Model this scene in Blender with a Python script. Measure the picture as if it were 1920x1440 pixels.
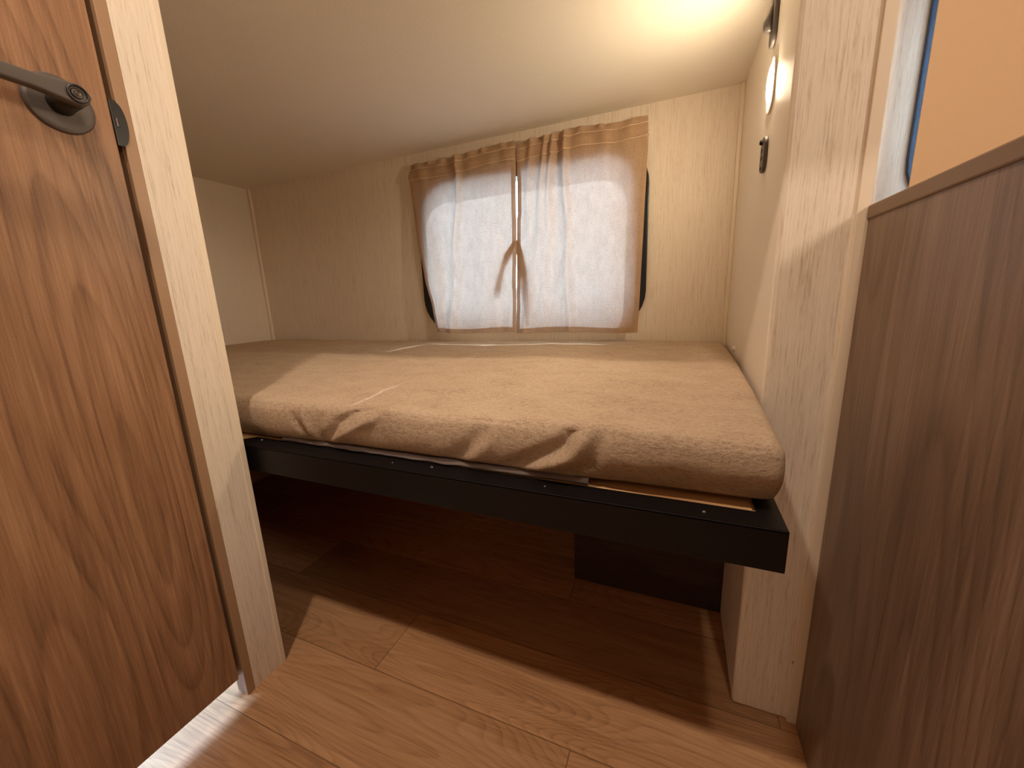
import bpy, bmesh, math, random
from mathutils import Vector, Matrix
random.seed(7)
S = bpy.context.scene
C = S.collection
for o in list(bpy.data.objects): bpy.data.objects.remove(o)

# ------------------------------------------------------------------ camera
cam_d = bpy.data.cameras.new('camera'); cam = bpy.data.objects.new('camera', cam_d); C.objects.link(cam)
cam_d.sensor_fit = 'HORIZONTAL'; cam_d.sensor_width = 36.0
cam_d.lens = 735.48 / 1920 * 36.0
cam_d.clip_start = 0.01
R = Matrix(((0.92240328, -0.04658613, 0.38340829), (0.38429455, 0.20991026, -0.89903025), (-0.03859899, 0.97661017, 0.21152471)))
cam.matrix_world = Matrix.Translation((1.7704, -1.2868, 0.7792)) @ R.to_4x4()
S.camera = cam

# ------------------------------------------------------------------ exposure, world, lights
S.view_settings.view_transform = 'Standard'; S.view_settings.look = 'None'
S.view_settings.exposure = 1.38; S.view_settings.gamma = 1.0; S.view_settings.use_curve_mapping = False
W = bpy.data.worlds.new('daylight'); S.world = W; W.use_nodes = True
bg = W.node_tree.nodes['Background']; bg.inputs[0].default_value = (0.76, 0.89, 1.0, 1); bg.inputs[1].default_value = 3.1
S.cycles.diffuse_bounces = 8; S.cycles.max_bounces = 16; S.cycles.transparent_max_bounces = 12

def light(name, kind, loc, energy, color, direction=None, **kw):
    d = bpy.data.lights.new(name, kind); o = bpy.data.objects.new(name, d); C.objects.link(o)
    d.energy = energy; d.color = color; o.location = loc
    for k, v in kw.items(): setattr(d, k, v)
    if direction is not None: o.rotation_euler = Vector(direction).to_track_quat('-Z', 'Y').to_euler()
    return o
WARM = (1.0, 0.82, 0.66)
light('sun_outside', 'SUN', (1.3, 3, 3), 1.7, (0.93, 0.97, 1.0), (-0.070, -1, -0.70), angle=0.010)
light('ceiling_lamp_light', 'AREA', (1.33, -1.36, 2.085), 4.8, WARM, (0, 0, -1), shape='DISK', size=0.07)
light('ceiling_lamp_light', 'AREA', (2.02, -1.36, 2.085), 2.2, WARM, (0, 0, -1), shape='DISK', size=0.07)
light('kitchen_lamp_light', 'AREA', (2.9, -1.50, 1.55), 4.0, WARM, (-1, 0.45, -0.25), shape='DISK', size=0.34)
light('bathroom_daylight', 'AREA', (0.30, -1.30, 0.80), 17.0, (0.42, 0.66, 1.0), (0.68, 0, -0.78), shape='RECTANGLE', size=0.5, size_y=0.3)
LAMP_STRENGTH = 132.0

# ------------------------------------------------------------------ material helpers
def srgb(r, g, b):
    f = lambda c: (c / 255 / 12.92) if c / 255 <= 0.04045 else ((c / 255 + 0.055) / 1.055) ** 2.4
    return (f(r), f(g), f(b), 1)
class NT:
    def __init__(s, name):
        s.m = bpy.data.materials.new(name); s.m.use_nodes = True; s.t = s.m.node_tree; s.n = s.t.nodes; s.l = s.t.links
        s.b = s.n['Principled BSDF']; s.out = s.n['Material Output']; s._tc = None
    def add(s, t, **kw):
        n = s.n.new(t)
        for k, v in kw.items(): setattr(n, k, v)
        return n
    def link(s, a, b): s.l.new(a, b)
    def coords(s, scale=(1, 1, 1), rot=(0, 0, 0)):
        if s._tc is None:
            s._tc = s.add('ShaderNodeNewGeometry')
        mp = s.add('ShaderNodeMapping'); mp.inputs['Scale'].default_value = scale; mp.inputs['Rotation'].default_value = rot
        s.link(s._tc.outputs['Position'], mp.inputs['Vector']); return mp.outputs[0]
    def noise(s, vec, scale=1, detail=3, rough=0.5, dist=0):
        n = s.add('ShaderNodeTexNoise'); n.inputs['Scale'].default_value = scale; n.inputs['Detail'].default_value = detail
        n.inputs['Roughness'].default_value = rough; n.inputs['Distortion'].default_value = dist
        s.link(vec, n.inputs['Vector']); return n.outputs['Fac']
    def math(s, op, a, b=None, c=None):
        n = s.add('ShaderNodeMath', operation=op)
        for i, v in enumerate((a, b, c)):
            if v is None: continue
            if isinstance(v, (int, float)): n.inputs[i].default_value = v
            else: s.link(v, n.inputs[i])
        return n.outputs[0]
    def ramp(s, fac, stops):
        n = s.add('ShaderNodeValToRGB'); e = n.color_ramp.elements
        while len(e) < len(stops): e.new(0.5)
        for el, (p, c) in zip(e, stops): el.position = p; el.color = c if len(c) == 4 else (*c, 1)
        s.link(fac, n.inputs[0]); return n.outputs[0]
    def mix(s, f, a, b, mode='MIX'):
        n = s.add('ShaderNodeMix', data_type='RGBA', blend_type=mode)
        for sock, v in ((n.inputs[0], f), (n.inputs[6], a), (n.inputs[7], b)):
            if isinstance(v, (int, float)): sock.default_value = v
            elif isinstance(v, tuple): sock.default_value = v
            else: s.link(v, sock)
        return n.outputs[2]
    def bump(s, h, strength=0.3, dist=0.001):
        n = s.add('ShaderNodeBump'); n.inputs['Strength'].default_value = strength; n.inputs['Distance'].default_value = dist
        s.link(h, n.inputs['Height']); s.link(n.outputs[0], s.b.inputs['Normal']); return n.outputs[0]
    def base(s, c):
        if isinstance(c, tuple): s.b.inputs['Base Color'].default_value = c
        else: s.link(c, s.b.inputs['Base Color'])
    def set(s, **kw):
        for k, v in kw.items(): s.b.inputs[k].default_value = v

def plain(name, col, rough=0.6, metal=0.0, bump=None, spec=0.5):
    t = NT(name); t.base(col); t.set(Roughness=rough, Metallic=metal); t.b.inputs['Specular IOR Level'].default_value = spec
    v = t.coords((1, 1, 1)); n = t.noise(v, bump[0] if bump else 300, 2)
    t.bump(n, bump[1] if bump else 0.05, bump[2] if bump else 0.0004)
    return t.m

def wallpaper(name, col, col2, streak=1.0):
    """cream wall board printed with short vertical grain streaks"""
    t = NT(name)
    a = t.noise(t.coords((380, 380, 12)), 1, 3, 0.6)
    b = t.noise(t.coords((520, 520, 60)), 1, 2, 0.6)
    c = t.noise(t.coords((90, 90, 3)), 1, 2, 0.5)
    s = t.math('ADD', t.math('MULTIPLY', a, 0.6), t.math('ADD', t.math('MULTIPLY', b, 0.25), t.math('MULTIPLY', c, 0.15)))
    f = t.ramp(s, [(0.34, (0, 0, 0, 1)), (0.46, (0.75, 0.75, 0.75, 1)), (0.6, (1, 1, 1, 1))])
    t.base(t.mix(f, t.mix(streak, col, col2), col)); t.set(Roughness=0.55)
    t.bump(s, 0.35, 0.0008)
    return t.m

def wood(name, dark, mid, light_, axis='z', rings=34, across=5.0, along=0.55, off=0.0, rough=0.42, contrast=1.0, planks=False):
    t = NT(name)
    ax = {'x': 0, 'y': 1, 'z': 2}[axis]
    def sc(al, ac):
        v = [ac, ac, ac]; v[ax] = al; return tuple(v)
    src = t.add('ShaderNodeNewGeometry').outputs['Position']
    if planks:
        sep = t.add('ShaderNodeSeparateXYZ'); t.link(src, sep.inputs[0])
        row = t.math('FLOOR', t.math('DIVIDE', t.math('ADD', sep.outputs[1], 5 * 0.1695 + 0.762 - 0.1695 * 4), 0.1695))
        fr = t.math('FRACT', t.math('DIVIDE', t.math('ADD', sep.outputs[1], 5 * 0.1695 + 0.762 - 0.1695 * 4), 0.1695))
        wn = t.add('ShaderNodeTexWhiteNoise', noise_dimensions='1D'); t.link(row, wn.inputs['W'])
        # end joints: one plank is 1.22 m long, each row shifted; the row behind y=-0.762 has a joint at x=1.193
        sh = t.math('ADD', sep.outputs[0], t.math('MULTIPLY', t.math('SUBTRACT', row, 1.0), 0.437))
        col = t.math('FLOOR', t.math('DIVIDE', t.math('SUBTRACT', sh, 1.193), 1.22))
        fx = t.math('FRACT', t.math('DIVIDE', t.math('SUBTRACT', sh, 1.193), 1.22))
        wn2 = t.add('ShaderNodeTexWhiteNoise', noise_dimensions='2D')
        cb0 = t.add('ShaderNodeCombineXYZ'); t.link(row, cb0.inputs[0]); t.link(col, cb0.inputs[1]); t.link(cb0.outputs[0], wn2.inputs['Vector'])
        offv = t.add('ShaderNodeCombineXYZ')
        t.link(t.math('MULTIPLY', wn2.outputs['Value'], 37.0), offv.inputs[0]); t.link(t.math('MULTIPLY', wn2.outputs['Value'], 11.0), offv.inputs[1])
        t.link(t.math('MULTIPLY', wn2.outputs['Value'], 5.0), offv.inputs[2])
        ad = t.add('ShaderNodeVectorMath', operation='ADD'); t.link(src, ad.inputs[0]); t.link(offv.outputs[0], ad.inputs[1]); src = ad.outputs[0]
    def mp(scale, loc=(0, 0, 0)):
        m = t.add('ShaderNodeMapping'); m.inputs['Scale'].default_value = scale; m.inputs['Location'].default_value = loc
        t.link(src, m.inputs['Vector']); return m.outputs[0]
    big = t.noise(mp(sc(along, across), (off, off * 2, off * 3)), 1, 1.2, 0.35, 0.25)
    fr_ = t.math('FRACT', t.math('MULTIPLY', big, rings))
    rn = t.math('SUBTRACT', 1.0, t.ramp(fr_, [(0.0, (0.25, 0.25, 0.25, 1)), (0.08, (0, 0, 0, 1)), (0.55, (0.18, 0.18, 0.18, 1)), (0.88, (0.85, 0.85, 0.85, 1)), (0.94, (1, 1, 1, 1)), (1.0, (0.3, 0.3, 0.3, 1))]))
    fib = t.noise(mp(sc(9, 330)), 1, 3, 0.65)
    fib2 = t.noise(mp(sc(3.2, 62)), 1, 4, 0.65)
    blot = t.noise(mp(sc(2.2, 7)), 1, 3, 0.55)
    speck = t.noise(mp((420, 420, 420)), 1, 2, 0.6)
    s = t.math('ADD', t.math('MULTIPLY', rn, 0.20 * contrast), t.math('ADD', t.math('MULTIPLY', fib, 0.26), t.math('ADD', t.math('MULTIPLY', fib2, 0.30), t.math('ADD', t.math('MULTIPLY', blot, 0.22), t.math('MULTIPLY', speck, 0.08)))))
    c0 = 0.43 + 0.14 * contrast
    f = t.ramp(s, [(c0 - 0.17, dark), (c0, mid), (c0 + 0.15, light_)])
    if planks:
        f = t.mix(1.0, f, t.ramp(wn2.outputs['Value'], [(0.0, (0.80, 0.78, 0.76, 1)), (1.0, (1.12, 1.1, 1.08, 1))]), 'MULTIPLY')
        e1 = t.math('MINIMUM', fr, t.math('SUBTRACT', 1.0, fr)); e1 = t.math('MULTIPLY', e1, 0.1695)
        e2 = t.math('MULTIPLY', t.math('MINIMUM', fx, t.math('SUBTRACT', 1.0, fx)), 1.22)
        e = t.math('MINIMUM', e1, e2)
        g = t.ramp(t.math('DIVIDE', e, 0.002), [(0.25, (0.45, 0.42, 0.4, 1)), (0.75, (1, 1, 1, 1))])
        f = t.mix(1.0, f, g, 'MULTIPLY')
    t.base(f); t.set(Roughness=rough)
    t.bump(t.math('ADD', fib, t.math('MULTIPLY', speck, 0.5)), 0.12, 0.0006)
    return t.m

M = {}
M['paper'] = wallpaper('cream_streaked_wall_board', srgb(230, 218, 200), srgb(196, 178, 156))
M['paper_soft'] = wallpaper('cream_faint_wall_board', srgb(224, 212, 194), srgb(206, 190, 170), 0.7)
M['smooth'] = plain('smooth_cream_panel', srgb(240, 231, 216), 0.5, bump=(500, 0.15, 0.0005))
M['ceil'] = plain('soft_ceiling_board', srgb(226, 218, 202), 0.85, bump=(260, 0.35, 0.001))
M['trimc'] = plain('cream_vinyl_trim', srgb(226, 212, 190), 0.45)
M['tan'] = plain('tan_jamb_vinyl', srgb(160, 128, 98), 0.45)
M['dark'] = plain('dark_void_board', srgb(24, 16, 14), 0.8)
M['door'] = wood('brown_door_wood', srgb(98, 68, 48), srgb(145, 107, 77), srgb(178, 138, 104), 'z', 36, 5.0, 0.55, 1.7, 0.42, 0.42)
M['panel'] = wood('dark_walnut_panel', srgb(90, 72, 58), srgb(124, 101, 84), srgb(152, 128, 110), 'z', 30, 4.0, 0.5, 5.2, 0.40, 0.4)
M['floor'] = wood('oak_plank_floor', srgb(128, 92, 62), srgb(176, 134, 96), srgb(200, 160, 122), 'x', 38, 8.0, 1.2, 0.4, 0.42, 0.36, planks=True)
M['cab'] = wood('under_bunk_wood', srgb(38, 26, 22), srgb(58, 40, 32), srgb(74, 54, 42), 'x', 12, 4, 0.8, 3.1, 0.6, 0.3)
M['cap'] = plain('brown_cap_moulding', srgb(128, 104, 80), 0.5)
M['ply'] = wood('raw_plywood', srgb(160, 118, 74), srgb(208, 168, 120), srgb(228, 192, 146), 'x', 10, 8, 1.2, 2.2, 0.7)
M['black'] = plain('black_powder_coat', srgb(17, 14, 14), 0.45, bump=(900, 0.35, 0.0005), spec=0.3)
M['blackp'] = plain('black_plastic', srgb(40, 36, 34), 0.45, bump=(700, 0.15, 0.0003))
M['blackm'] = plain('black_satin_metal', srgb(88, 80, 74), 0.45, 0.15)
M['steel'] = plain('steel_screw', srgb(84, 78, 74), 0.38, 1.0)
M['frame'] = plain('black_window_frame', srgb(24, 26, 30), 0.35)
M['frame_reflect'] = plain('black_frame_painted_blue_reflection', srgb(40, 62, 88), 0.4)  # black frame; the bluish daylight reflection is put into its base colour
M['grey'] = plain('grey_plastic', srgb(120, 116, 112), 0.5)
M['white'] = plain('white_plastic', srgb(228, 222, 210), 0.4)

def fleece():
    t = NT('tan_fleece_fabric')
    a = t.noise(t.coords((330, 520, 420)), 1, 4, 0.7)
    b = t.noise(t.coords((14, 26, 26)), 1, 3, 0.6)
    c = t.noise(t.coords((1500, 1500, 1500)), 1, 2, 0.7)
    e = t.noise(t.coords((120, 320, 200)), 1, 3, 0.65)
    s = t.math('ADD', t.math('MULTIPLY', a, 0.4), t.math('ADD', t.math('MULTIPLY', b, 0.2), t.math('MULTIPLY', e, 0.4)))
    t.base(t.ramp(s, [(0.34, srgb(146, 124, 104)), (0.5, srgb(192, 170, 146)), (0.66, srgb(212, 192, 168))]))
    t.set(Roughness=0.95); t.b.inputs['Sheen Weight'].default_value = 0.35; t.b.inputs['Sheen Roughness'].default_value = 0.5
    t.b.inputs['Sheen Tint'].default_value = srgb(220, 190, 150); t.b.inputs['Specular IOR Level'].default_value = 0.1
    t.bump(t.math('ADD', t.math('ADD', a, e), t.math('MULTIPLY', c, 0.4)), 0.75, 0.0022)
    return t.m
M['fleece'] = fleece()
M['liner'] = plain('grey_ticking_fabric', srgb(120, 108, 104), 0.9, bump=(900, 0.4, 0.001))

def cloth(name, col, trans, mixf):
    t = NT(name); t.n.remove(t.b)
    v = t.coords((1, 1, 1))
    w = t.noise(t.coords((420, 420, 620)), 1, 3, 0.7)
    w2 = t.noise(t.coords((60, 60, 25)), 1, 3, 0.6)
    wv = t.add('ShaderNodeTexWave', wave_type='BANDS', bands_direction='Z'); wv.inputs['Scale'].default_value = 85; wv.inputs['Distortion'].default_value = 3.5
    wv.inputs['Detail'].default_value = 2; wv.inputs['Detail Scale'].default_value = 6
    t.link(v, wv.inputs['Vector'])
    h = t.math('ADD', t.math('MULTIPLY', w, 0.6), t.math('MULTIPLY', wv.outputs['Fac'], 0.35))
    bp = t.add('ShaderNodeBump'); bp.inputs['Strength'].default_value = 0.5; bp.inputs['Distance'].default_value = 0.0012; t.link(h, bp.inputs['Height'])
    d = t.add('ShaderNodeBsdfDiffuse'); tr = t.add('ShaderNodeBsdfTranslucent'); mx = t.add('ShaderNodeMixShader')
    vv = t.math('ADD', t.math('MULTIPLY', h, 0.75), t.math('MULTIPLY', w2, 0.25))
    dc = t.mix(t.ramp(vv, [(0.3, (0, 0, 0, 1)), (0.65, (1, 1, 1, 1))]), tuple(c * 0.72 for c in col[:3]) + (1,), col)
    tc = t.mix(t.ramp(vv, [(0.3, (0, 0, 0, 1)), (0.65, (1, 1, 1, 1))]), tuple(c * 0.45 for c in trans[:3]) + (1,), trans)
    t.link(dc, d.inputs[0]); t.link(tc, tr.inputs[0])
    t.link(bp.outputs[0], d.inputs['Normal'])
    mx.inputs[0].default_value = mixf
    t.link(d.outputs[0], mx.inputs[1]); t.link(tr.outputs[0], mx.inputs[2]); t.link(mx.outputs[0], t.out.inputs[0])
    return t.m
M['curtain'] = cloth('tan_woven_curtain', srgb(210, 176, 142), srgb(230, 222, 214), 0.30)
M['shade'] = plain('orange_tan_shade_cloth', srgb(242, 206, 164), 0.9, bump=(500, 0.3, 0.0006)); M['lining'] = plain('white_bounce_sheet', srgb(240, 242, 246), 0.9)  # white is for an added reflector behind the shade cloth

def glass():
    t = NT('window_glass'); t.n.remove(t.b)
    g = t.add('ShaderNodeBsdfGlossy'); g.inputs['Roughness'].default_value = 0.03
    tr = t.add('ShaderNodeBsdfTransparent'); tr.inputs[0].default_value = (0.9, 0.93, 0.95, 1)
    f = t.add('ShaderNodeFresnel'); mx = t.add('ShaderNodeMixShader')
    t.link(f.outputs[0], mx.inputs[0]); t.link(tr.outputs[0], mx.inputs[1]); t.link(g.outputs[0], mx.inputs[2]); t.link(mx.outputs[0], t.out.inputs[0])
    return t.m
M['glass'] = glass(); M['thread'] = plain('pale_thread', srgb(246, 222, 192), 0.8)
def emit(name, col, st):
    t = NT(name); t.base(col); t.b.inputs['Emission Color'].default_value = col; t.b.inputs['Emission Strength'].default_value = st; return t.m
M['lens'] = emit('lit_warm_lens', (1.0, 0.81, 0.57, 1), LAMP_STRENGTH)

# ------------------------------------------------------------------ mesh helpers
def obj(name, bm, mats, parent=None, smooth=False, bevel=0, segs=2):
    me = bpy.data.meshes.new(name); bmesh.ops.recalc_face_normals(bm, faces=bm.faces) if len(bm.faces) else None
    bm.to_mesh(me); bm.free()
    o = bpy.data.objects.new(name, me); C.objects.link(o)
    for m in (mats if isinstance(mats, list) else [mats]): me.materials.append(m)
    if parent: o.parent = parent; o.matrix_parent_inverse = Matrix.Translation(-parent.location)
    if smooth:
        for p in me.polygons: p.use_smooth = True
    if bevel:
        b = o.modifiers.new('bevel', 'BEVEL'); b.width = bevel; b.segments = segs; b.limit_method = 'ANGLE'; b.angle_limit = math.radians(40); b.harden_normals = False
    return o
def box(bm, x0, x1, y0, y1, z0, z1, mi=None):
    v = [bm.verts.new((x, y, z)) for x in (x0, x1) for y in (y0, y1) for z in (z0, z1)]
    fs = {'-x': (0, 1, 3, 2), '+x': (4, 6, 7, 5), '-y': (0, 4, 5, 1), '+y': (2, 3, 7, 6), '-z': (0, 2, 6, 4), '+z': (1, 5, 7, 3)}
    for k, f in fs.items():
        fc = bm.faces.new([v[i] for i in f])
        if mi and k in mi: fc.material_index = mi[k]
def bx(name, dims, mat, parent=None, bevel=0, mi=None):
    bm = bmesh.new(); box(bm, *dims, mi=mi); return obj(name, bm, mat, parent, bevel=bevel)
def struct(o, label=None):
    o['kind'] = 'structure'
    if label: o['label'] = label
    return o
def tag(o, label, cat, group=None):
    o['label'] = label; o['category'] = cat
    if group: o['group'] = group
    return o
def empty(name, loc):
    o = bpy.data.objects.new(name, None); o.location = loc; o.empty_display_size = 0.05; C.objects.link(o); return o
def rrect(x0, x1, z0, z1, r, n=8):
    pts = []
    for cx, cz, a in ((x1 - r, z1 - r, 0), (x0 + r, z1 - r, 90), (x0 + r, z0 + r, 180), (x1 - r, z0 + r, 270)):
        for i in range(n + 1):
            t = math.radians(a + 90 * i / n); pts.append((cx + r * math.cos(t), cz + r * math.sin(t)))
    return pts
def ring_prism(bm, outer, inner, y0, y1, T=None):
    """ring between two outlines (same count) extruded y0..y1"""
    T = T or (lambda u, v, w: (u, w, v)); n = len(outer)
    L = [[bm.verts.new(T(p[0], p[1], y)) for p in ol] for ol, y in ((outer, y0), (inner, y0), (inner, y1), (outer, y1))]
    for k in range(4):
        A, B = L[k], L[(k + 1) % 4]
        for i in range(n): bm.faces.new((A[i], A[(i + 1) % n], B[(i + 1) % n], B[i]))
def prism(bm, pts, w0, w1, T):
    A = [bm.verts.new(T(p[0], p[1], w0)) for p in pts]; B = [bm.verts.new(T(p[0], p[1], w1)) for p in pts]; n = len(pts)
    bm.faces.new(A); bm.faces.new(B)
    for i in range(n): bm.faces.new((A[i], A[(i + 1) % n], B[(i + 1) % n], B[i]))
def lathe(bm, prof, origin, axis, n=32):
    """prof = [(r, h)], revolved about axis vector"""
    ax = Vector(axis).normalized(); u = ax.orthogonal().normalized(); w = ax.cross(u); rings = []
    for r, h in prof:
        if r < 1e-6: rings.append([bm.verts.new(Vector(origin) + ax * h)])
        else: rings.append([bm.verts.new(Vector(origin) + ax * h + u * r * math.cos(2 * math.pi * i / n) + w * r * math.sin(2 * math.pi * i / n)) for i in range(n)])
    for A, B in zip(rings, rings[1:]):
        for i in range(n):
            j = (i + 1) % n
            if len(A) == 1 and len(B) == 1: continue
            if len(A) == 1: bm.faces.new((A[0], B[j], B[i]))
            elif len(B) == 1: bm.faces.new((A[i], A[j], B[0]))
            else: bm.faces.new((A[i], A[j], B[j], B[i]))
def wall_with_holes(name, x0, x1, z0, z1, y0, y1, holes, mat):
    cu = bpy.data.curves.new(name + '_outline', 'CURVE'); cu.dimensions = '2D'; cu.fill_mode = 'BOTH'; cu.extrude = (y1 - y0) / 2
    for pts in [[(x0, z0), (x1, z0), (x1, z1), (x0, z1)]] + holes:
        sp = cu.splines.new('POLY'); sp.points.add(len(pts) - 1); sp.use_cyclic_u = True
        for p, q in zip(sp.points, pts): p.co = (q[0], q[1], 0, 1)
    tmp = bpy.data.objects.new('outline', cu); C.objects.link(tmp); bpy.context.view_layer.update()
    me = bpy.data.meshes.new_from_object(tmp.evaluated_get(bpy.context.evaluated_depsgraph_get()))
    bpy.data.objects.remove(tmp); bpy.data.curves.remove(cu)
    me.transform(Matrix(((1, 0, 0, 0), (0, 0, -1, (y0 + y1) / 2), (0, 1, 0, 0), (0, 0, 0, 1))))
    me.materials.clear(); me.materials.append(mat); me.name = name
    for p in me.polygons: p.use_smooth = False
    o = bpy.data.objects.new(name, me); C.objects.link(o); return o

# ------------------------------------------------------------------ key sizes
BW = 1.9            # bunk bay width (x 0..BW), back wall at y=0
HC = 1.2936         # underside above the bunk
DP = 0.5704         # depth of right wall
XL = 0.9856         # visible end face of bathroom wall
YF, YN = -0.8172, -0.8862
ZT = 2.1
# ------------------------------------------------------------------ setting
struct(bx('floor', (-0.1, 4.3, -3.1, 0.05, -0.04, 0.0), M['floor']))
win1 = rrect(0.924, 1.638, 0.692, 1.178, 0.080)
win2 = rrect(2.259, 3.0, 0.93, 1.50, 0.12)
struct(wall_with_holes('wall_back', -0.05, 4.3, 0, ZT, 0.0, 0.05, [win1, win2], M['paper']))
struct(bx('wall_left', (-0.05, 0.0, YF, 0.0, 0, ZT), M['paper_soft']))
struct(bx('wall_right', (BW, 2.0022, -DP, 0.0, 0, ZT), [M['smooth'], M['paper']], mi={'-y': 1, '+x': 1}, bevel=0.006))
struct(bx('wall_bathroom', (-0.05, XL, YN, YF, 0, ZT), [M['paper'], M['paper_soft']], mi={'+y': 1}))
struct(bx('wall_bathroom_outer', (-0.1, -0.05, -3.1, YF, 0, ZT), M['smooth']))
struct(bx('wall_bathroom_front', (XL - 0.035, XL, -3.1, -1.66, 0, ZT), M['paper']))
struct(bx('wall_front', (-0.1, 4.3, -3.15, -3.1, 0, ZT), M['paper']))
struct(bx('wall_far_right', (4.3, 4.35, -3.1, 0.05, 0, ZT), M['paper']))
struct(bx('ceiling', (0.0, BW, YF + 0.002, 0.0, HC, HC + 0.09), M['ceil']))
struct(bx('ceiling_room', (-0.1, 4.35, -3.15, 0.05, ZT, ZT + 0.03), M['ceil']))
hw = struct(bx('wall_half', (2.0022, 2.034, -2.7, -0.5748, 0, 0.870), M['panel'], bevel=0.001))
obj('cap_moulding', (lambda b: (box(b, 1.9995, 2.037, -2.7, -0.5752, 0.866, 0.8838), b)[1])(bmesh.new()), M['cap'], hw, bevel=0.002)['label'] = 'brown cap moulding'
# trims
struct(bx('trim_1', (XL - 0.004, XL + 0.0012, -0.8262, -0.8155, 0, 1.98), M['trimc'], bevel=0.001), 'cream edge strip')
struct(bx('trim_2', (1.9885, 2.0034, -0.5745, -0.568, 0, ZT), M['trimc'], bevel=0.0012))
struct(bx('trim_3', (0.0, 0.012, -0.012, 0.0, 0.5, HC), M['trimc'], bevel=0.002))
struct(bx('trim_4', (BW - 0.010, BW, -0.012, 0.0, 0.5, HC), M['trimc'], bevel=0.002))

# ------------------------------------------------------------------ windows
def window(name, out, ins, mat, y0=-0.010, pane_y=0.032):
    e = struct(empty(name, (sum(p[0] for p in out) / len(out), 0, min(p[1] for p in out))))
    bm = bmesh.new(); ring_prism(bm, out, ins, y0, 0.0); obj('window_frame', bm, mat, e, bevel=0.002)
    bm = bmesh.new(); ring_prism(bm, [(p[0], p[1]) for p in ins], [(p[0] + (0.012 if p[0] < sum(q[0] for q in ins) / len(ins) else -0.012), p[1] + (0.012 if p[1] < sum(q[1] for q in ins) / len(ins) else -0.012)) for p in ins], -0.002, 0.05)
    obj('sash', bm, mat, e)
    bm = bmesh.new(); prism(bm, ins, pane_y, pane_y + 0.004, lambda u, v, w: (u, w, v)); obj('window_pane', bm, M['glass'], e)
    return e
window('window_1', rrect(0.877, 1.676, 0.670, 1.208, 0.12), win1, M['frame'], -0.009)
window('window_2', rrect(2.243, 3.02, 0.91, 1.525, 0.15), win2, M['frame_reflect'], -0.010)

# roller shade beyond the half wall
e = tag(empty('roller_shade', (2.65, -0.04, 0.88)), 'plain orange-tan shade covering the window beyond the dark half wall', 'shade')
def sheet(name, x0, x1, z0, z1, y, mat, parent, nx=20, nz=12, f=None):
    bm = bmesh.new(); g = [[bm.verts.new((x0 + (x1 - x0) * i / nx, y + (f(i / nx, j / nz) if f else 0), z0 + (z1 - z0) * j / nz)) for j in range(nz + 1)] for i in range(nx + 1)]
    for i in range(nx):
        for j in range(nz): bm.faces.new((g[i][j], g[i + 1][j], g[i + 1][j + 1], g[i][j + 1]))
    return obj(name, bm, mat, parent, smooth=True)
sheet('shade_cloth', 2.231, 3.03, 0.90, 1.60, -0.068, M['shade'], e, f=lambda u, v: 0.001 * math.sin(u * 9))
sheet('added_bounce_sheet', 2.231, 3.03, 0.90, 1.60, -0.066, M['lining'], e)  # added reflector: throws window daylight back onto the wall beside the frame
bm = bmesh.new(); lathe(bm, [(0, 0), (0.012, 0), (0.012, 0.762), (0, 0.762)], (2.231, -0.062, 1.61), (1, 0, 0), 20); obj('roller_tube', bm, M['white'], e, smooth=False)
bx('bottom_bar', (2.231, 3.03, -0.074, -0.062, 0.888, 0.902), M['trimc'], e, bevel=0.002)

# ------------------------------------------------------------------ bathroom door
d = struct(empty('door_1', (0.965, -1.28, 0.05)))
bx('door_panel', (0.9556, XL, -1.655, -0.9115, 0.051, 1.99), M['door'], d, bevel=0.0012)
bx('jamb_trim', (0.955, XL + 0.0006, -0.9022, -0.8864, 0.0, 1.99), M['tan'], d, bevel=0.0008)
bx('jamb_trim', (0.955, XL + 0.0006, -1.6595, -1.6565, 0.0, 1.99), M['tan'], d)
bx('door_stop', (0.938, 0.9545, -0.922, -0.8865, 0.030, 1.99), M['cap'], d)
bx('door_stop', (0.938, 0.9545, -1.6595, -1.64, 0.030, 1.99), M['cap'], d)
bx('door_header', (0.955, XL, -1.6595, -0.8864, 1.992, 2.0995), M['tan'], d)
# strike plate with roller on the jamb
sp = empty('strike_plate', (XL, -0.905, 1.057)); sp.parent = d; sp.matrix_parent_inverse = Matrix.Translation(-d.location)
bm = bmesh.new(); pts = [(-0.9112, 1.088), (-0.9035, 1.088)] + [(-0.9035 + 0.0095 * math.cos(math.radians(a)), 1.057 + 0.029 * math.sin(math.radians(a))) for a in range(80, -81, -10)] + [(-0.9035, 1.026), (-0.9112, 1.026)]
prism(bm, pts, XL + 0.0004, XL + 0.0022, lambda u, v, w: (w, u, v)); bm_me = obj('plate', bm, M['frame'], None, bevel=0.0005)
bm_me.name = 'strike_plate_face'; bpy.data.objects.remove(sp); bm_me.name = 'strike_plate'; bm_me.parent = d; bm_me.matrix_parent_inverse = Matrix.Translation(-d.location)
bm = bmesh.new(); lathe(bm, [(0, 0), (0.0028, 0), (0.0028, 0.012), (0, 0.012)], (XL + 0.001, -0.9065, 1.052), (0, 0, 1), 14)
o = obj('latch_roller', bm, M['steel'], bm_me, smooth=False); o.matrix_parent_inverse = Matrix()
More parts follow.
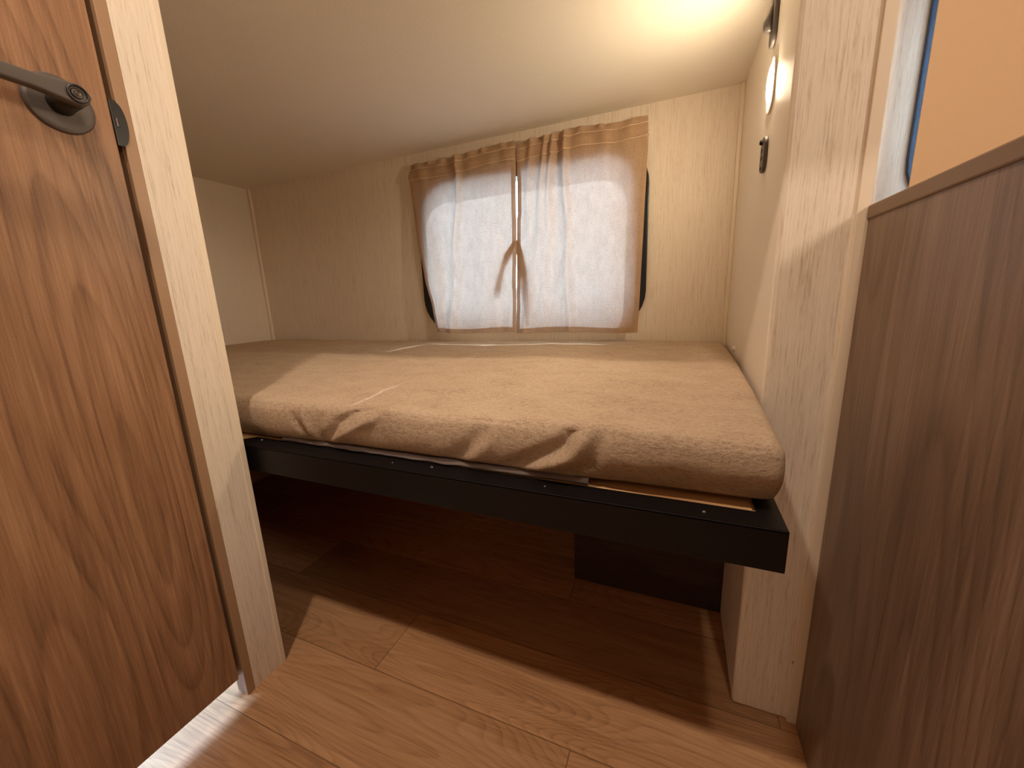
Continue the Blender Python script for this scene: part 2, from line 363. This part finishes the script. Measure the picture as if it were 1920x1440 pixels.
# lever handle: its parts sit on the door
HX, HY, HZ = XL, -0.9665, 1.0595
bm = bmesh.new(); lathe(bm, [(0, 0), (0.0355, 0), (0.0355, 0.0022), (0.034, 0.0045), (0.0305, 0.0055), (0.0, 0.0058)], (HX, HY, HZ), (1, 0, 0), 56)
ros = obj('handle_rosette', bm, M['blackm'], d, smooth=False, bevel=0.0004)
bm = bmesh.new(); lathe(bm, [(0, 0.004), (0.0150, 0.004), (0.0135, 0.012), (0.0125, 0.040), (0, 0.040)], (HX, HY, HZ), (1, 0, 0), 40)
sh = obj('handle_neck', bm, M['blackp'], ros, smooth=True); sh.matrix_parent_inverse = Matrix()
bm = bmesh.new()
def lever_section(y):
    t = max(0.0, min(1.0, (HY - 0.004 - y) / 0.115))
    hw_ = 0.0128 - 0.0042 * min(1, t * 3.5); zc = HZ + 0.0015 + 0.004 * t; xc = HX + 0.045 - 0.002 * t
    return hw_, zc, xc
N = 26; rows = []
ys = [HY + 0.0135 - 0.0135 * (1 - math.cos(math.pi / 2 * i / 8)) for i in range(9)] + [HY - 0.118 * i / (N - 9) for i in range(1, N - 8)]
for k, y in enumerate(ys):
    hw_, zc, xc = lever_section(y)
    if y > HY: hw_ = max(0.0008, math.sqrt(max(0, 0.0132 ** 2 - (y - HY) ** 2)))
    if k == len(ys) - 1: hw_ *= 0.8
    th = 0.0065; sec = rrect(-th, th, -hw_, hw_, min(0.003, hw_ * 0.7), 3)
    rows.append([bm.verts.new((xc + a, y, zc + b)) for a, b in sec])
for A, B in zip(rows, rows[1:]):
    for i in range(len(A)): bm.faces.new((A[i], A[(i + 1) % len(A)], B[(i + 1) % len(A)], B[i]))
bm.faces.new(rows[0]); bm.faces.new(rows[-1])
lv = obj('lever', bm, M['blackm'], ros, smooth=True); lv.matrix_parent_inverse = Matrix()
m = lv.modifiers.new('es', 'EDGE_SPLIT'); m.split_angle = math.radians(35)
bm = bmesh.new(); lathe(bm, [(0.0108, 0), (0.0108, 0.0022), (0.0095, 0.003), (0.0085, 0.0012), (0.0085, 0.0004)], (HX + 0.0513, HY, HZ + 0.0015), (1, 0, 0), 32)
o = obj('screw_recess', bm, M['blackp'], ros, smooth=True); o.matrix_parent_inverse = Matrix()
bm = bmesh.new(); lathe(bm, [(0.0, 0.0015), (0.0022, 0.0010), (0.0032, 0.0018), (0.0052, 0.0022), (0.0062, 0.0012), (0.0062, 0.0)], (HX + 0.0512, HY - 0.0008, HZ + 0.0015), (1, 0, 0), 24)
o = obj('lever_screw', bm, M['steel'], ros, smooth=True); o.matrix_parent_inverse = Matrix()

# ------------------------------------------------------------------ bunk bed
b = tag(empty('bunk_bed', (0.95, -0.4, 0.453)), 'black steel bunk platform with a plywood deck fixed between the walls', 'bed')
ZF = 0.5074; FY = -0.7997
bm = bmesh.new()
box(bm, 0.002, BW - 0.001, FY, FY + 0.0035, ZF - 0.0544, ZF)                 # front face
bm2 = bmesh.new()
pl = [(0.895, FY), (BW - 0.001, FY), (BW - 0.001, -0.002), (1.872, -0.002), (1.872, -0.7600), (0.935, -0.7545)]
T = lambda u, v, w: (u, v, w)
prism(bm, pl, ZF - 0.0035, ZF, T)
box(bm, 0.002, 0.03, FY, -0.002, ZF - 0.05, ZF - 0.0165); box(bm, 0.03, 1.87, -0.04, -0.002, ZF - 0.05, ZF - 0.0165)
obj('steel_frame', bm, M['black'], b, bevel=0.0012)
bx('plywood_deck', (0.004, BW - 0.004, FY + 0.006, -0.004, ZF - 0.016, ZF - 0.0040), M['ply'], b)
bm = bmesh.new(); prism(bm, [(0.004, FY + 0.006), (0.888, FY + 0.006), (0.932, -0.7535), (1.868, -0.7590), (1.868, -0.004), (0.004, -0.004)], ZF - 0.0038, ZF - 0.0008, T)
obj('deck_board', bm, M['ply'], b)
for x, y in ((0.966, -0.766), (1.398, -0.772), (1.812, -0.781)):
    bm = bmesh.new(); lathe(bm, [(0, 0.0026), (0.0016, 0.0024), (0.0034, 0.0014), (0.0042, 0)], (x, y, ZF), (0, 0, 1), 20)
    obj('screw', bm, M['steel'], b, smooth=True)
for x, y in ((1.32, -0.778), (1.60, -0.779), (0.43, -0.775)):
    bm = bmesh.new(); lathe(bm, [(0, 0.0004), (0.0014, 0.0003), (0.0016, 0)], (x, y, ZF), (0, 0, 1), 12); obj('rivet', bm, M['grey'], b, smooth=True)

# ------------------------------------------------------------------ mattress
def seg(px, py, a, b_):
    ax, ay = a; bx_, by = b_; dx, dy = bx_ - ax, by - ay; L = dx * dx + dy * dy
    t = max(0, min(1, ((px - ax) * dx + (py - ay) * dy) / L)); return math.hypot(px - ax - t * dx, py - ay - t * dy), t
# ridges: polyline in (x, s); s = y on the top, continues down the front face below -0.775
FRONT = -0.772
ridges = [
    ([(1.06, -0.42), (1.22, -0.47), (1.36, -0.52), (1.48, -0.60)], 0.016, 0.0040),
    ([(1.30, -0.44), (1.44, -0.50), (1.52, -0.57)], 0.010, 0.0028),
    ([(1.10, -0.33), (1.26, -0.31), (1.44, -0.36)], 0.014, 0.0026),
    ([(1.42, -0.34), (1.52, -0.40), (1.56, -0.47)], 0.010, 0.0022),
    ([(0.86, -0.50), (1.04, -0.46), (1.2, -0.40)], 0.018, 0.0026),
    ([(1.35, -0.63), (1.50, -0.66), (1.62, -0.70)], 0.014, 0.0030),
    ([(1.58, -0.66), (1.66, -0.64), (1.76, -0.645)], 0.010, 0.0024),
    ([(1.655, -0.755), (1.70, -0.70), (1.80, -0.675)], 0.0075, 0.0036),
    ([(1.18, -0.70), (1.30, -0.66), (1.40, -0.65)], 0.016, 0.0022),
    ([(0.40, -0.3), (0.7, -0.36), (0.9, -0.34)], 0.02, 0.003),
    # front face: gather near x 1.12 and the long diagonal fold near x 1.6
    ([(1.155, -0.845), (1.20, -0.80), (1.27, -0.765)], 0.0065, -0.0060),
    ([(1.160, -0.850), (1.235, -0.81), (1.32, -0.77)], 0.0070, 0.0050),
    ([(1.140, -0.850), (1.150, -0.81), (1.165, -0.775)], 0.0045, -0.0045),
    ([(1.128, -0.850), (1.120, -0.81), (1.110, -0.78)], 0.0045, 0.0045),
    ([(1.115, -0.845), (1.095, -0.815), (1.08, -0.79)], 0.0050, -0.0045),
    ([(1.655, -0.760), (1.625, -0.80), (1.545, -0.845)], 0.0085, -0.0100),
    ([(1.668, -0.765), (1.640, -0.815), (1.565, -0.855)], 0.0080, 0.0070),
    ([(1.685, -0.775), (1.665, -0.83), (1.60, -0.860)], 0.0070, -0.0050),
    ([(1.50, -0.79), (1.46, -0.83), (1.42, -0.855)], 0.010, -0.0045),
    ([(1.52, -0.795), (1.485, -0.835), (1.45, -0.86)], 0.008, 0.0040),
    ([(1.85, -0.83), (1.80, -0.855), (1.70, -0.862)], 0.006, -0.0025),
]
from mathutils import noise as mn
def wr(x, s):
    h = 0
    for pts, w, a in ridges:
        if min(p[0] for p in pts) - 0.08 > x or max(p[0] for p in pts) + 0.08 < x: continue
        best = 9; tt = 0
        for k in range(len(pts) - 1):
            dd, t = seg(x, s, pts[k], pts[k + 1])
            if dd < best: best = dd; tt = (k + t) / (len(pts) - 1)
        h += a * 1.7 * math.exp(-(best / w / 1.15) ** 2) * (0.35 + 0.65 * math.sin(math.pi * min(1, max(0, tt * 0.9 + 0.05))))
    h += 0.0045 * (mn.noise(Vector((x * 4.5, s * 9, 1.3)))) + 0.0016 * mn.noise(Vector((x * 16, s * 34, 4.1)))
    return h
def mat_mesh():
    bm = bmesh.new(); nx, ny, nz = 260, 110, 22
    X0, X1, Y0, Y1 = 0.006, 1.8935, FRONT, -0.006; r = 0.014
    def zt(x, y):      # crowned: the back stands higher than the front edge
        v = (y - Y0) / (Y1 - Y0)
        return 0.598 + 0.038 * (1 - (1 - v) ** 2.2) + 0.002 * math.sin(x * 5)
    def zb(x): return 0.5095
    verts = {}
    def P(i, j, k):
        key = (i, j, k)
        if key in verts: return verts[key]
        u, v, w = i / nx, j / ny, k / nz
        x = X0 + (X1 - X0) * u; y = Y0 + (Y1 - Y0) * (v if 1 else 0)
        top = zt(x, y); bot = zb(x); z = bot + (top - bot) * w
        q = Vector((min(max(x, X0 + r), X1 - r), min(max(y, Y0 + r), Y1 - r), min(max(z, bot + r * 0.6), top - r)))
        p = Vector((x, y, z)); dd = p - q
        if dd.length > 1e-9: n = dd.normalized(); p = q + n * min(dd.length, r)
        else: n = Vector((0, 0, 1 if w > .5 else -1))
        # re-spread the corner
        s = y if k == nz and y > Y0 + 0.002 else (Y0 - (top - z) if j <= 2 else y)
        if w > 0.02:
            f = wr(x, s if j > 0 else Y0 - (top - z))
            if k == nz: p += Vector((0, 0, 1)) * f
            if j == 0: p += Vector((0, -1, 0)) * f * min(1, w * 5)
        if j == 0 or (y < Y0 + 0.05):
            wfront = math.exp(-((y - Y0) / 0.03) ** 2)
            # bulge in the middle of the face, tucked in below
            p.y += wfront * (-0.006 * math.sin(math.pi * min(1, w * 1.05)) + (0.020 + 0.016 * max(0, min(1, (x - 1.62) / 0.08))) * (1 - w) ** 2.2)
            p.x -= 0
        if i == nx or x > X1 - 0.03: p.x -= 0.004 * math.sin(math.pi * w) * -1
        p.x = min(p.x, 1.8985)
        # mild lift of the bottom edge towards the right front corner
        if k == 0: p.z += 0.0015 + 0.010 * max(0, (x - 1.72) / 0.17) ** 1.5 * math.exp(-((y - Y0) / 0.06) ** 2)
        if k <= 3 and 1.0 < x < 1.68 and y < Y0 + 0.05: p.z += (0.0085 * math.sin(math.pi * (x - 1.0) / 0.68) ** 0.6) * (1 - k / 4)
        verts[key] = bm.verts.new(p); return verts[key]
    # edge parameters concentrated near the borders so that the rounding is smooth
    for i in range(nx):
        for j in range(ny): bm.faces.new((P(i, j, nz), P(i + 1, j, nz), P(i + 1, j + 1, nz), P(i, j + 1, nz))); bm.faces.new((P(i, j, 0), P(i, j + 1, 0), P(i + 1, j + 1, 0), P(i + 1, j, 0)))
    for i in range(nx):
        for k in range(nz): bm.faces.new((P(i, 0, k), P(i + 1, 0, k), P(i + 1, 0, k + 1), P(i, 0, k + 1))); bm.faces.new((P(i, ny, k), P(i, ny, k + 1), P(i + 1, ny, k + 1), P(i + 1, ny, k)))
    for j in range(ny):
        for k in range(nz): bm.faces.new((P(0, j, k), P(0, j, k + 1), P(0, j + 1, k + 1), P(0, j + 1, k))); bm.faces.new((P(nx, j, k), P(nx, j + 1, k), P(nx, j + 1, k + 1), P(nx, j, k + 1)))
    return bm
mt = tag(empty('mattress', (0.95, -0.39, 0.5085)), 'tan fleece covered mattress lying on the black bunk platform', 'mattress')
mo = obj('fleece_cover', mat_mesh(), M['fleece'], mt, smooth=True)
sm = mo.modifiers.new('soften', 'SMOOTH'); sm.factor = 0.5; sm.iterations = 1
bm = bmesh.new(); pts = []
xs = [1.02 + 0.01 * i for i in range(65)]
prev = None
for x in xs:
    k = math.sin(math.pi * (x - 1.02) / 0.64); f = 0.0022 * mn.noise(Vector((x * 30, 0, 0)))
    cur = [bm.verts.new((x, y, z)) for y, z in ((-0.745, 0.5088), (-0.757 - 0.003 * k + f, 0.5090), (-0.7605 - 0.003 * k + f, 0.5125 + f), (-0.756, 0.5175), (-0.745, 0.5175))]
    if prev:
        for a in range(5): bm.faces.new((prev[a], cur[a], cur[(a + 1) % 5], prev[(a + 1) % 5]))
    prev = cur
obj('underside_lining', bm, M['liner'], mt, smooth=True)['label'] = 'grey underside lining'

# ------------------------------------------------------------------ under the bunk
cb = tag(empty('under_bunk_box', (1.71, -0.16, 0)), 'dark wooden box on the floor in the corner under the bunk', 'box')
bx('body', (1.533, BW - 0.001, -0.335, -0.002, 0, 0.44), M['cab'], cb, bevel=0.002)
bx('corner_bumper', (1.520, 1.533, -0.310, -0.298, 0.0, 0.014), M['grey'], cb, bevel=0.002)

# ------------------------------------------------------------------ curtains
def interp(tab, z):
    tab = sorted(tab)
    if z <= tab[0][0]: return tab[0][1]
    for (a, b1), (c, d1) in zip(tab, tab[1:]):
        if z <= c:
            t = (z - a) / (c - a); t = t * t * (3 - 2 * t) * 0.5 + t * 0.5; return b1 + (d1 - b1) * t
    return tab[-1][1]
def g(x, c, w): return math.exp(-((x - c) / w) ** 2)
def curtain(name, label, L, Rr, folds, seed, ztop):
    root = tag(empty(name, ((L[0][1] + Rr[0][1]) / 2, -0.03, 0.667)), label, 'curtain', 'curtains over the bunk window')
    nx, nz = 130, 200; z0 = 0.670
    def pos(u, v, off=0.0):
        zt_ = ztop(u); z = z0 + 0.003 * math.sin(u * 7 + seed) + (zt_ - z0) * v
        xl, xr = interp(L, z), interp(Rr, z); x = xl + (xr - xl) * u
        y = -0.026
        dn = 1 - v
        y -= 0.046 * dn ** 1.5                                     # hangs a little away from the wall lower down
        for (x_top, x_bot, wt, wb, at, ab) in folds:
            c = x_top + (x_bot - x_top) * dn
            w_ = wt + (wb - wt) * dn; y -= (at * (1 - dn) ** 1.2 + ab * dn) * g(x, c + 0.004 * math.sin(z * 22 + seed), w_)
        y -= 0.0035 * mn.noise(Vector((x * 9 + seed, z * 5, seed))) + 0.0015 * mn.noise(Vector((x * 30, z * 18, seed)))
        # header ruffle above the rod and rod pocket bulge
        hz = z - (zt_ - 0.018)
        if hz > 0: y -= 0.0035 * math.sin(x * 120 + 3 * mn.noise(Vector((x * 20, 0, seed)))) * min(1, hz / 0.01)
        y -= 0.005 * g(z, zt_ - 0.035, 0.013) + 0.0018 * math.sin(x * 95 + seed) * g(z, zt_ - 0.035, 0.03)
        y += 0.0022 * (g(z, zt_ - 0.018, 0.0018) + g(z, zt_ - 0.051, 0.0018))
        e_ = min(u, 1 - u)
        y += 0.003 * math.exp(-e_ * 60)
        return Vector((x, min(y, -0.0125) - off, z))
    def patch(nm, u0, u1, v0, v1, nu, nv, off, parent):
        bm = bmesh.new(); G = [[bm.verts.new(pos(u0 + (u1 - u0) * i / nu, v0 + (v1 - v0) * j / nv, off)) for j in range(nv + 1)] for i in range(nu + 1)]
        for i in range(nu):
            for j in range(nv): bm.faces.new((G[i][j], G[i + 1][j], G[i + 1][j + 1], G[i][j + 1]))
        return obj(nm, bm, M['curtain'], parent, smooth=True)
    patch('curtain_cloth', 0, 1, 0, 1, nx, nz, 0, root)
    patch('rod_pocket', 0, 1, 0.905, 1, nx, 24, 0.0012, root)
    patch('side_hem', 0, 0.036, 0.026, 0.905, 5, 140, 0.0012, root)
    patch('side_hem', 0.964, 1, 0.026, 0.905, 5, 140, 0.0012, root)
    patch('bottom_hem', 0, 1, 0, 0.026, nx, 6, 0.0012, root)
    H = ztop(0.5) - z0
    for dz in (0.018, 0.051):
        bm = bmesh.new(); v = 1 - dz / H; prev = None
        for i in range(nx * 2 + 1):
            p = pos(i / nx / 2, v, 0.0028); cur = [bm.verts.new(p + Vector((0, dy, dzz))) for dy, dzz in ((0, -0.0006), (-0.0006, 0), (0, 0.0006))]
            if prev:
                for q in range(2): bm.faces.new((prev[q], cur[q], cur[q + 1], prev[q + 1]))
            prev = cur
        obj('stitching', bm, M['thread'], root, smooth=True)
    return root
LL = [(0.666, 0.964), (0.753, 0.947), (0.869, 0.915), (1.02, 0.887), (1.147, 0.874), (1.21, 0.868), (1.25, 0.877)]
LR = [(0.66, 1.2737), (0.80, 1.2737), (0.825, 1.2718), (0.87, 1.2718), (0.90, 1.2737), (0.97, 1.2742), (1.03, 1.2742), (1.045, 1.2728), (1.14, 1.2728), (1.18, 1.2750), (1.26, 1.2760)]
RL = [(0.66, 1.2749), (0.80, 1.2749), (0.825, 1.2752), (0.87, 1.2754), (0.90, 1.2750), (0.97, 1.2756), (1.03, 1.2762), (1.045, 1.2795), (1.14, 1.2795), (1.18, 1.2786), (1.26, 1.2796)]
RR = [(0.666, 1.661), (0.765, 1.663), (1.004, 1.667), (1.209, 1.671), (1.257, 1.668)]
ctl = curtain('window_curtain', 'left tan curtain panel over the bunk window, top corner drooping', LL, LR,
    [(1.070, 1.030, 0.009, 0.020, 0.012, 0.010), (1.040, 0.990, 0.02, 0.03, -0.002, -0.006), (1.16, 1.15, 0.03, 0.03, 0.002, 0.004), (0.92, 0.985, 0.02, 0.012, 0.003, 0.007), (1.24, 1.23, 0.012, 0.018, 0.002, -0.005)], 2.0,
    lambda u: 1.249 + 0.010 * u)
ctr = curtain('window_curtain', 'right tan curtain panel over the bunk window, gathered tightly near its inner top', RL, RR,
    [(1.395, 1.36, 0.008, 0.016, 0.012, 0.004), (1.372, 1.33, 0.007, 0.02, 0.010, 0.003), (1.432, 1.455, 0.009, 0.014, 0.014, 0.009), (1.415, 1.40, 0.008, 0.02, -0.006, -0.003), (1.325, 1.30, 0.010, 0.02, 0.008, 0.0), (1.55, 1.58, 0.02, 0.03, 0.003, 0.005), (1.62, 1.62, 0.02, 0.02, 0.003, -0.003), (1.38, 1.30, 0.03, 0.014, 0.0, 0.008)], 5.0,
    lambda u: 1.252 + 0.006 * min(1, u * 2) + 0.002 * math.sin(u * 14))
# curtain rod
rd = tag(empty('curtain_rod', (1.27, -0.022, 1.22)), 'slim white curtain rod threaded through the two tan curtain panels', 'rod')
bm = bmesh.new(); lathe(bm, [(0, 0), (0.0035, 0), (0.0035, 0.806), (0, 0.806)], (0.868, -0.0165, 1.2225), (1, 0, 0), 14); obj('rod', bm, M['white'], rd, smooth=False)
for x in (0.872, 1.668): bx('bracket', (x - 0.003, x + 0.003, -0.020, 0.0, 1.214, 1.231), M['white'], rd, bevel=0.0008)
# the cloth ties hanging behind the panels
def ribbon(name, label, pts, y):
    bm = bmesh.new(); prev = None; n = 24
    for k in range(n + 1):
        t = k / n * (len(pts) - 1); i = min(int(t), len(pts) - 2); f = t - i; f = f * f * (3 - 2 * f)
        a, c = pts[i], pts[i + 1]; x, z, w, yy = [a[q] + (c[q] - a[q]) * f for q in range(4)]
        cur = [bm.verts.new((x + w * s, y + yy + 0.0015 * math.sin(5 * s + k * .4), z)) for s in (-.5, -.17, .17, .5)]
        if prev:
            for q in range(3): bm.faces.new((prev[q], cur[q], cur[q + 1], prev[q + 1]))
        prev = cur
    o = obj(name, bm, M['curtain'], None, smooth=True); s = o.modifiers.new('thickness', 'SOLIDIFY'); s.thickness = 0.0016
    return tag(o, label, 'curtain tie')
ribbon('curtain_tie', 'cloth tie showing through the lower inner part of the left curtain panel', [(1.268, 0.965, 0.008, 0), (1.245, 0.925, 0.030, 0), (1.222, 0.88, 0.016, 0.002), (1.212, 0.84, 0.018, 0.0), (1.203, 0.80, 0.026, 0.0)], -0.0360)
ribbon('curtain_tie', 'cloth tie showing through the inner edge of the right curtain panel', [(1.276, 0.965, 0.010, 0), (1.286, 0.92, 0.026, 0), (1.300, 0.86, 0.034, 0.0), (1.312, 0.79, 0.022, 0.001), (1.322, 0.72, 0.006, 0.0)], -0.0385)

# ------------------------------------------------------------------ right wall fittings
TX = lambda u, v, w: (BW - w, u, v)
lm = tag(empty('wall_lamp', (BW, -0.405, 1.118)), 'small lit warm white lamp on the right bunk wall', 'lamp')
bm = bmesh.new(); prism(bm, rrect(-0.434, -0.380, 1.076, 1.160, 0.026, 10), 0.0, 0.003, TX); obj('lamp_base', bm, M['white'], lm, bevel=0.0012)
bm = bmesh.new(); n = 12; prevr = None
out = rrect(-0.430, -0.388, 1.090, 1.150, 0.0205, 10); cy, cz = -0.409, 1.120
for k in range(n + 1):
    a = math.pi / 2 * k / n; s = math.cos(a); h = 0.0025 + 0.0055 * math.sin(a)
    ringv = [bm.verts.new((BW - h, cy + (p[0] - cy) * s, cz + (p[1] - cz) * s)) for p in out] if k < n else [bm.verts.new((BW - h, cy, cz))]
    if prevr:
        for i in range(len(prevr)):
            j = (i + 1) % len(prevr)
            if k < n: bm.faces.new((prevr[i], prevr[j], ringv[j], ringv[i]))
            else: bm.faces.new((prevr[i], prevr[j], ringv[0]))
    prevr = ringv
obj('lens', bm, M['lens'], lm, smooth=True)['label'] = 'glowing warm lens'
us = tag(empty('usb_outlet', (BW, -0.401, 1.012)), 'black rounded outlet plate with two ports below the lit lamp', 'outlet')
bm = bmesh.new(); prism(bm, rrect(-0.421, -0.384, 0.983, 1.041, 0.0165, 8), 0.0, 0.0062, TX); obj('outlet_plate', bm, M['blackm'], us, bevel=0.0014)
for z in (1.019, 1.007):
    bm = bmesh.new(); prism(bm, rrect(-0.405, -0.395, z - 0.0035, z + 0.0035, 0.001, 2), 0.0060, 0.0066, TX); obj('port', bm, M['dark'], us)
bm = bmesh.new(); lathe(bm, [(0.0042, 0), (0.0042, 0.0035), (0.003, 0.0045), (0, 0.0047)], (BW - 0.006, -0.398, 1.034), (-1, 0, 0), 18); obj('button', bm, M['dark'], us, smooth=True)
for z in (0.990,):
    bm = bmesh.new(); lathe(bm, [(0.0032, 0), (0.0032, 0.001), (0, 0.0014)], (BW - 0.0062, -0.401, z), (-1, 0, 0), 14); obj('screw', bm, M['dark'], us, smooth=True)
hk = tag(empty('coat_hook', (BW, -0.395, 1.23)), 'dark metal hook plate with a stubby prong above the lit lamp', 'hook')
bm = bmesh.new(); prism(bm, rrect(-0.412, -0.378, 1.180, 1.330, 0.0165, 8), 0.0, 0.0075, TX); obj('hook_plate', bm, M['blackm'], hk, bevel=0.003)
bm = bmesh.new(); rows = []
for (w, z, hy) in ((0.0080, 1.252, 0.003), (0.0100, 1.243, 0.0055), (0.0135, 1.232, 0.007), (0.0180, 1.223, 0.008), (0.0195, 1.220, 0.0082), (0.0198, 1.212, 0.0080), (0.0180, 1.206, 0.0065), (0.0140, 1.204, 0.0045)):
    rows.append([bm.verts.new((BW - 0.005 - (w - 0.005) / 2 + (w - 0.005) / 2 * math.cos(a), -0.395 + hy * math.sin(a), z)) for a in [2 * math.pi * i / 16 for i in range(16)]])
for A, B in zip(rows, rows[1:]):
    for i in range(16): bm.faces.new((A[i], A[(i + 1) % 16], B[(i + 1) % 16], B[i]))
bm.faces.new(rows[0]); bm.faces.new(rows[-1]); obj('prong', bm, M['blackm'], hk, smooth=True)
bm = bmesh.new(); lathe(bm, [(0.007, 0), (0.0065, 0.003), (0.0045, 0.006), (0, 0.0072)], (BW, -0.205, 0.640), (-1, 0, 0), 20)
tag(obj('screw_cap', bm, M['white'], None, smooth=True), 'tiny white button cap on the right wall at the mattress edge', 'cap')
bm = bmesh.new(); lathe(bm, [(0.0022, 0), (0.0018, 0.0008), (0, 0.001)], (1.987, -DP, 0.128), (0, -1, 0), 10)
tag(obj('nail_head', bm, M['tan'], None, smooth=True), 'tiny brown nail head low on the pale end post beside the dark panel', 'nail')
